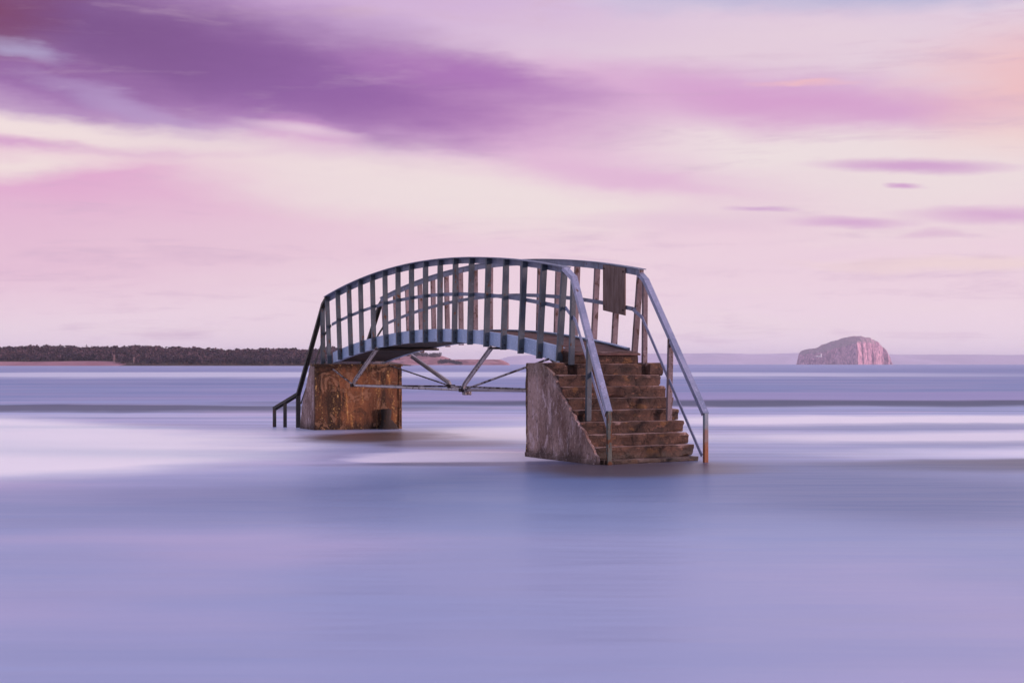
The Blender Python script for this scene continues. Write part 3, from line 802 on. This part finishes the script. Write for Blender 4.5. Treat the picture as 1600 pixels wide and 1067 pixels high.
trees_mesh('woodland', -470, -120, 1470, 1500, 420, 2.6, on_shore, leaf_mat('russet_shore_scrub', (.07, .045, .04), (.14, .09, .08), .1), 'low russet scrub at the water edge below the dark woodland', 4)
# a tall thin dead tree and a mast on the ridge
def small_tree(x, y, z, h, label, mat):
    root = link('bare_tree', None); root.location = (x, y, z); tag(root, label, 'tree')
    bm = bmesh.new(); rod(bm, (0, 0, -1), (0.1, 0, h * .95), .28, 6)
    from_bm('trunk', bm, mat, root)
    bm = bmesh.new()
    for k in range(9):
        zz = h * (.35 + .06 * k); a = k * 2.4; l = h * (.22 - .012 * k)
        rod(bm, (0, 0, zz), (math.cos(a) * l, math.sin(a) * l, zz + l * .9), .14, 4)
    from_bm('crown', bm, mat, root)
M_PALEBARK = leaf_mat('pale_bark', (.30, .20, .20), (.42, .30, .30), .5)
small_tree((178 - 800) / F * 1478, 1478, .8, 9.5, 'taller of two pale bare trees at the shore, below the dark wood', M_PALEBARK)
small_tree((209 - 800) / F * 1480, 1480, .8, 7.5, 'shorter of two pale bare trees at the shore, below the dark wood', M_PALEBARK)
root = link('mast', None); root.location = ((135 - 800) / F * 1650, 1650, 12.5); tag(root, 'thin mast rising above the dark treeline at far left', 'mast')
bm = bmesh.new(); rod(bm, (0, 0, -2), (0, 0, 8.6), .3, 6); from_bm('pole', bm, M_WOOD1, root)
bm = bmesh.new(); bar(bm, (-1.5, 0, 7.0), (1.5, 0, 7.0), .3, .3); from_bm('crossbar', bm, M_WOOD1, root)

# second headland: purple wood over pink cliffs, 2.8 km off
D2 = 2800.0
def p2x(px, d): return (px - 800) / F * d
S2 = [(380, 560), (480, 548), (520, 546.5), (600, 547), (650, 549), (680, 550.5), (694, 555), (699, 561), (720, 560.5), (770, 560), (782, 561.5), (792, 567), (800, 571)]
def head_h(x, t, y):
    px = 800 + x * F / D2
    top = (569 - 561.0) * D2 / F + HC
    endf = min(1, max(0, (797 - px) / 16)) ** .5
    cl_ = top * (.9 + .12 * mn.noise(Vector((x * .012, 1, 0))) + .08 * mn.noise(Vector((x * .05, 2, 0))))
    if t < .06: return -2 + 4.0 * t / .06 * endf
    if t < .3:
        s = (t - .06) / .24
        s2 = s + .25 * mn.noise(Vector((x * .03, s * 2, 4))) * (1 - s)
        return -2 + (2.5 + cl_ * max(0, min(1, s2)) ** .7) * endf + .0
    hill = 0
    if px < 705: hill = max(0, (561.0 - pw(px, S2)) * D2 / F - 4) * min(1, (t - .3) / .4)
    return -2 + (2.5 + cl_) * endf + hill
hill_mesh('headland', p2x(360, D2), p2x(802, D2), 260, 2760, 3100, 40, head_h, M_CLIFF, 'low headland of pink red cliffs running out to sea')
def on_head(x, y):
    px = 800 + x * F / y
    if px > 688: return None
    t = (y - 2760) / 340
    if t < .5: return None
    return head_h(x, t, y) - 1.0
trees_mesh('woodland', p2x(330, D2), p2x(700, D2), 2930, 3060, 900, 6.5, on_head, M_WOOD2, 'hazy purple wood on top of the distant red cliffs', 6)
def on_head2(x, y): return 0.5
trees_mesh('woodland', p2x(684, 2700), p2x(721, 2700), 2700, 2730, 110, 5.5, lambda x, y: .3 + 3.5 * max(0, 1 - abs((800 + x * F / 2715) - 700) / 24), M_WOOD2, 'small dark clump of scrub in front of the distant red cliffs', 6)

# far coast across the firth, 13 km
D3 = 13000.0
S3 = [(600, 571), (765, 569), (778, 561), (795, 556), (840, 554), (950, 552.5), (1060, 551.5), (1130, 550.5), (1200, 552.5), (1290, 550.0), (1400, 552), (1440, 553.5), (1500, 552.8), (1600, 553.6), (1700, 553), (1900, 555), (2300, 560)]
def coast_h(x, t, y):
    px = 800 + x * F / D3
    H = (569 - pw(px, S3)) * D3 / F + HC + 3 * mn.noise(Vector((x * .003, 0, 0))) + 1.5 * mn.noise(Vector((x * .012, 0, 0)))
    return -3 + (H + 3) * math.sin(min(1, t * 1.25) * math.pi / 2) if t < .8 else H
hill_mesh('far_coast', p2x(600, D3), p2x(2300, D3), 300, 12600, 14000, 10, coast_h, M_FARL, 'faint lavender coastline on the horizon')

# the island rock ------------------------------------------------------
DR = 6200.0; SR = F / DR
RS = [(1248, 569), (1249.5, 560), (1252, 553), (1257, 549), (1262, 547), (1270, 545.8), (1282, 544.8), (1290, 541.5), (1300, 537), (1312, 533.5), (1324, 530), (1334, 527), (1345, 526), (1356, 527.5), (1368, 531), (1378, 536), (1386, 541), (1391, 548), (1395, 556), (1397, 569)]
def rock_mat():
    m, n, b, t = new_mat('guano_streaked_rock', .95, .1)
    o = t.outputs['Object']
    st = n.noise(n.mapping(o, scale=(1.3, 1.3, .55)), .05, 8, .72, 1.6)
    sp = n.noise(o, .12, 5, .7)
    c = n.mix(n.step(st, .38, .62), (.34, .18, .29, 1), (.88, .54, .64, 1))
    g_ = n.n.new('ShaderNodeNewGeometry')
    z = n.sep(o)[2]
    up = n.sep(g_.outputs['Normal'])[2]
    c = n.mix(n.m('MULTIPLY', n.step(up, .45, .8), n.step(sp, .3, .6)), c, (.38, .30, .33, 1))
    c = n.mix(n.m('MULTIPLY', n.step(sp, .58, .70), .6), c, (.62, .50, .52, 1))
    n.put(b.inputs['Base Color'], c); bump(n, b, n.m('ADD', st, sp), 1.0, 9.0)
    return m
isl = link('island', None); isl.location = (p2x(1323, DR), DR, 0); tag(isl, 'steep domed rock island standing in the sea on the right', 'island')
vs, fs = [], []
nx, ny = 190, 120
X0, X1 = p2x(1246, DR) - isl.location.x, p2x(1399, DR) - isl.location.x
for j in range(ny + 1):
    for i_ in range(nx + 1):
        a = -1 + 2 * i_ / nx; bb = -1.15 + 2.3 * j / ny
        px = 1323 + a * 76.5
        H = (569 - pw(px, RS)) / SR + HC
        hw = 150 * (max(0.0, 1 - abs(a) ** 4)) ** .5 + 10      # half depth
        x = (px - 1323) * (1 + .05 * max(a, 0) ** 2) / SR; y = bb * 160
        gul = 8 * mn.noise(Vector((x * .05, y * .05, 9))) + 22 * mn.noise(Vector((x * .022, 0, 2.2))) + 12 * mn.noise(Vector((x * .07, y * .01, 5))) + 5 * mn.noise(Vector((x * .18, 3, 5)))
        # the face stands further forward on the left, then turns away to the right
        turn = (17 - x) * .30 if x < 17 else min(165, (x - 17) * 1.2)
        front = -115 + gul * (.6 if x < 17 else 1.0) + turn + 40 * max(0, abs(a) - .8) / .2 * (1 if x < 0 else 0)
        back = max(hw, front + 70)
        if y < front: s = 0
        else: s = min(1, (y - front) / 26.0)
        s = s ** .55
        if s >= 1 and y < 0: pass
        slope = min(1, max(0, (y - front - 20) / max(20.0, (20 - front))))
        top = H * (.78 + .22 * slope)
        tb = min(1, max(0, (back - y) / 30))
        z = -4 + (top + 4) * s * (tb ** .5)
        z *= 1.02 + .05 * mn.noise(Vector((x * .05, y * .05, 0))) + .025 * mn.noise(Vector((x * .15, y * .12, 7)))
        vs.append((x, y, z))
for j in range(ny):
    for i_ in range(nx):
        a = j * (nx + 1) + i_; fs.append((a, a + 1, a + nx + 2, a + nx + 1))
me = bpy.data.meshes.new('rock_body'); me.from_pydata(vs, [], fs)
for p in me.polygons: p.use_smooth = True
link('rock', me, isl, rock_mat())
lh = link('lighthouse', None); lh.location = (p2x(1283, DR - 190), DR - 190, (569 - 556) / SR); tag(lh, 'tiny white lighthouse with a long wall on the left shoulder of the rock island', 'lighthouse')
mw, n_, b_, t_ = new_mat('white_limewash', .8, .2); b_.inputs['Base Color'].default_value = (.85, .82, .8, 1)
bm = bmesh.new(); rod(bm, (0, 0, -4), (0, 0, 7), 2.2, 12); from_bm('tower', bm, mw, lh)
bm = bmesh.new(); rod(bm, (0, 0, 7), (0, 0, 9.5), 1.4, 10); from_bm('lantern', bm, mw, lh)
bm = bmesh.new(); box(bm, -20, -2.2, -1.0, 1.0, -2.6, .2); from_bm('wall', bm, mw, lh)

# ------------------------------------------------------------------ haze
bm = bmesh.new(); box(bm, -14000, 14000, -50, 20000, -4.0, 125)
me = bpy.data.meshes.new('haze'); bm.to_mesh(me); bm.free()
mh = bpy.data.materials.new('haze_air'); mh.use_nodes = True
mh.node_tree.nodes.clear()
vo = mh.node_tree.nodes.new('ShaderNodeVolumePrincipled'); mo = mh.node_tree.nodes.new('ShaderNodeOutputMaterial')
vo.inputs['Color'].default_value = (1.0, .98, 1.0, 1); vo.inputs['Density'].default_value = 6e-5; vo.inputs['Anisotropy'].default_value = .86
mh.node_tree.links.new(vo.outputs[0], mo.inputs['Volume'])
hz = link('haze', me, None, mh); tag(hz, 'thin pale lilac sea haze', None, None, 'stuff')
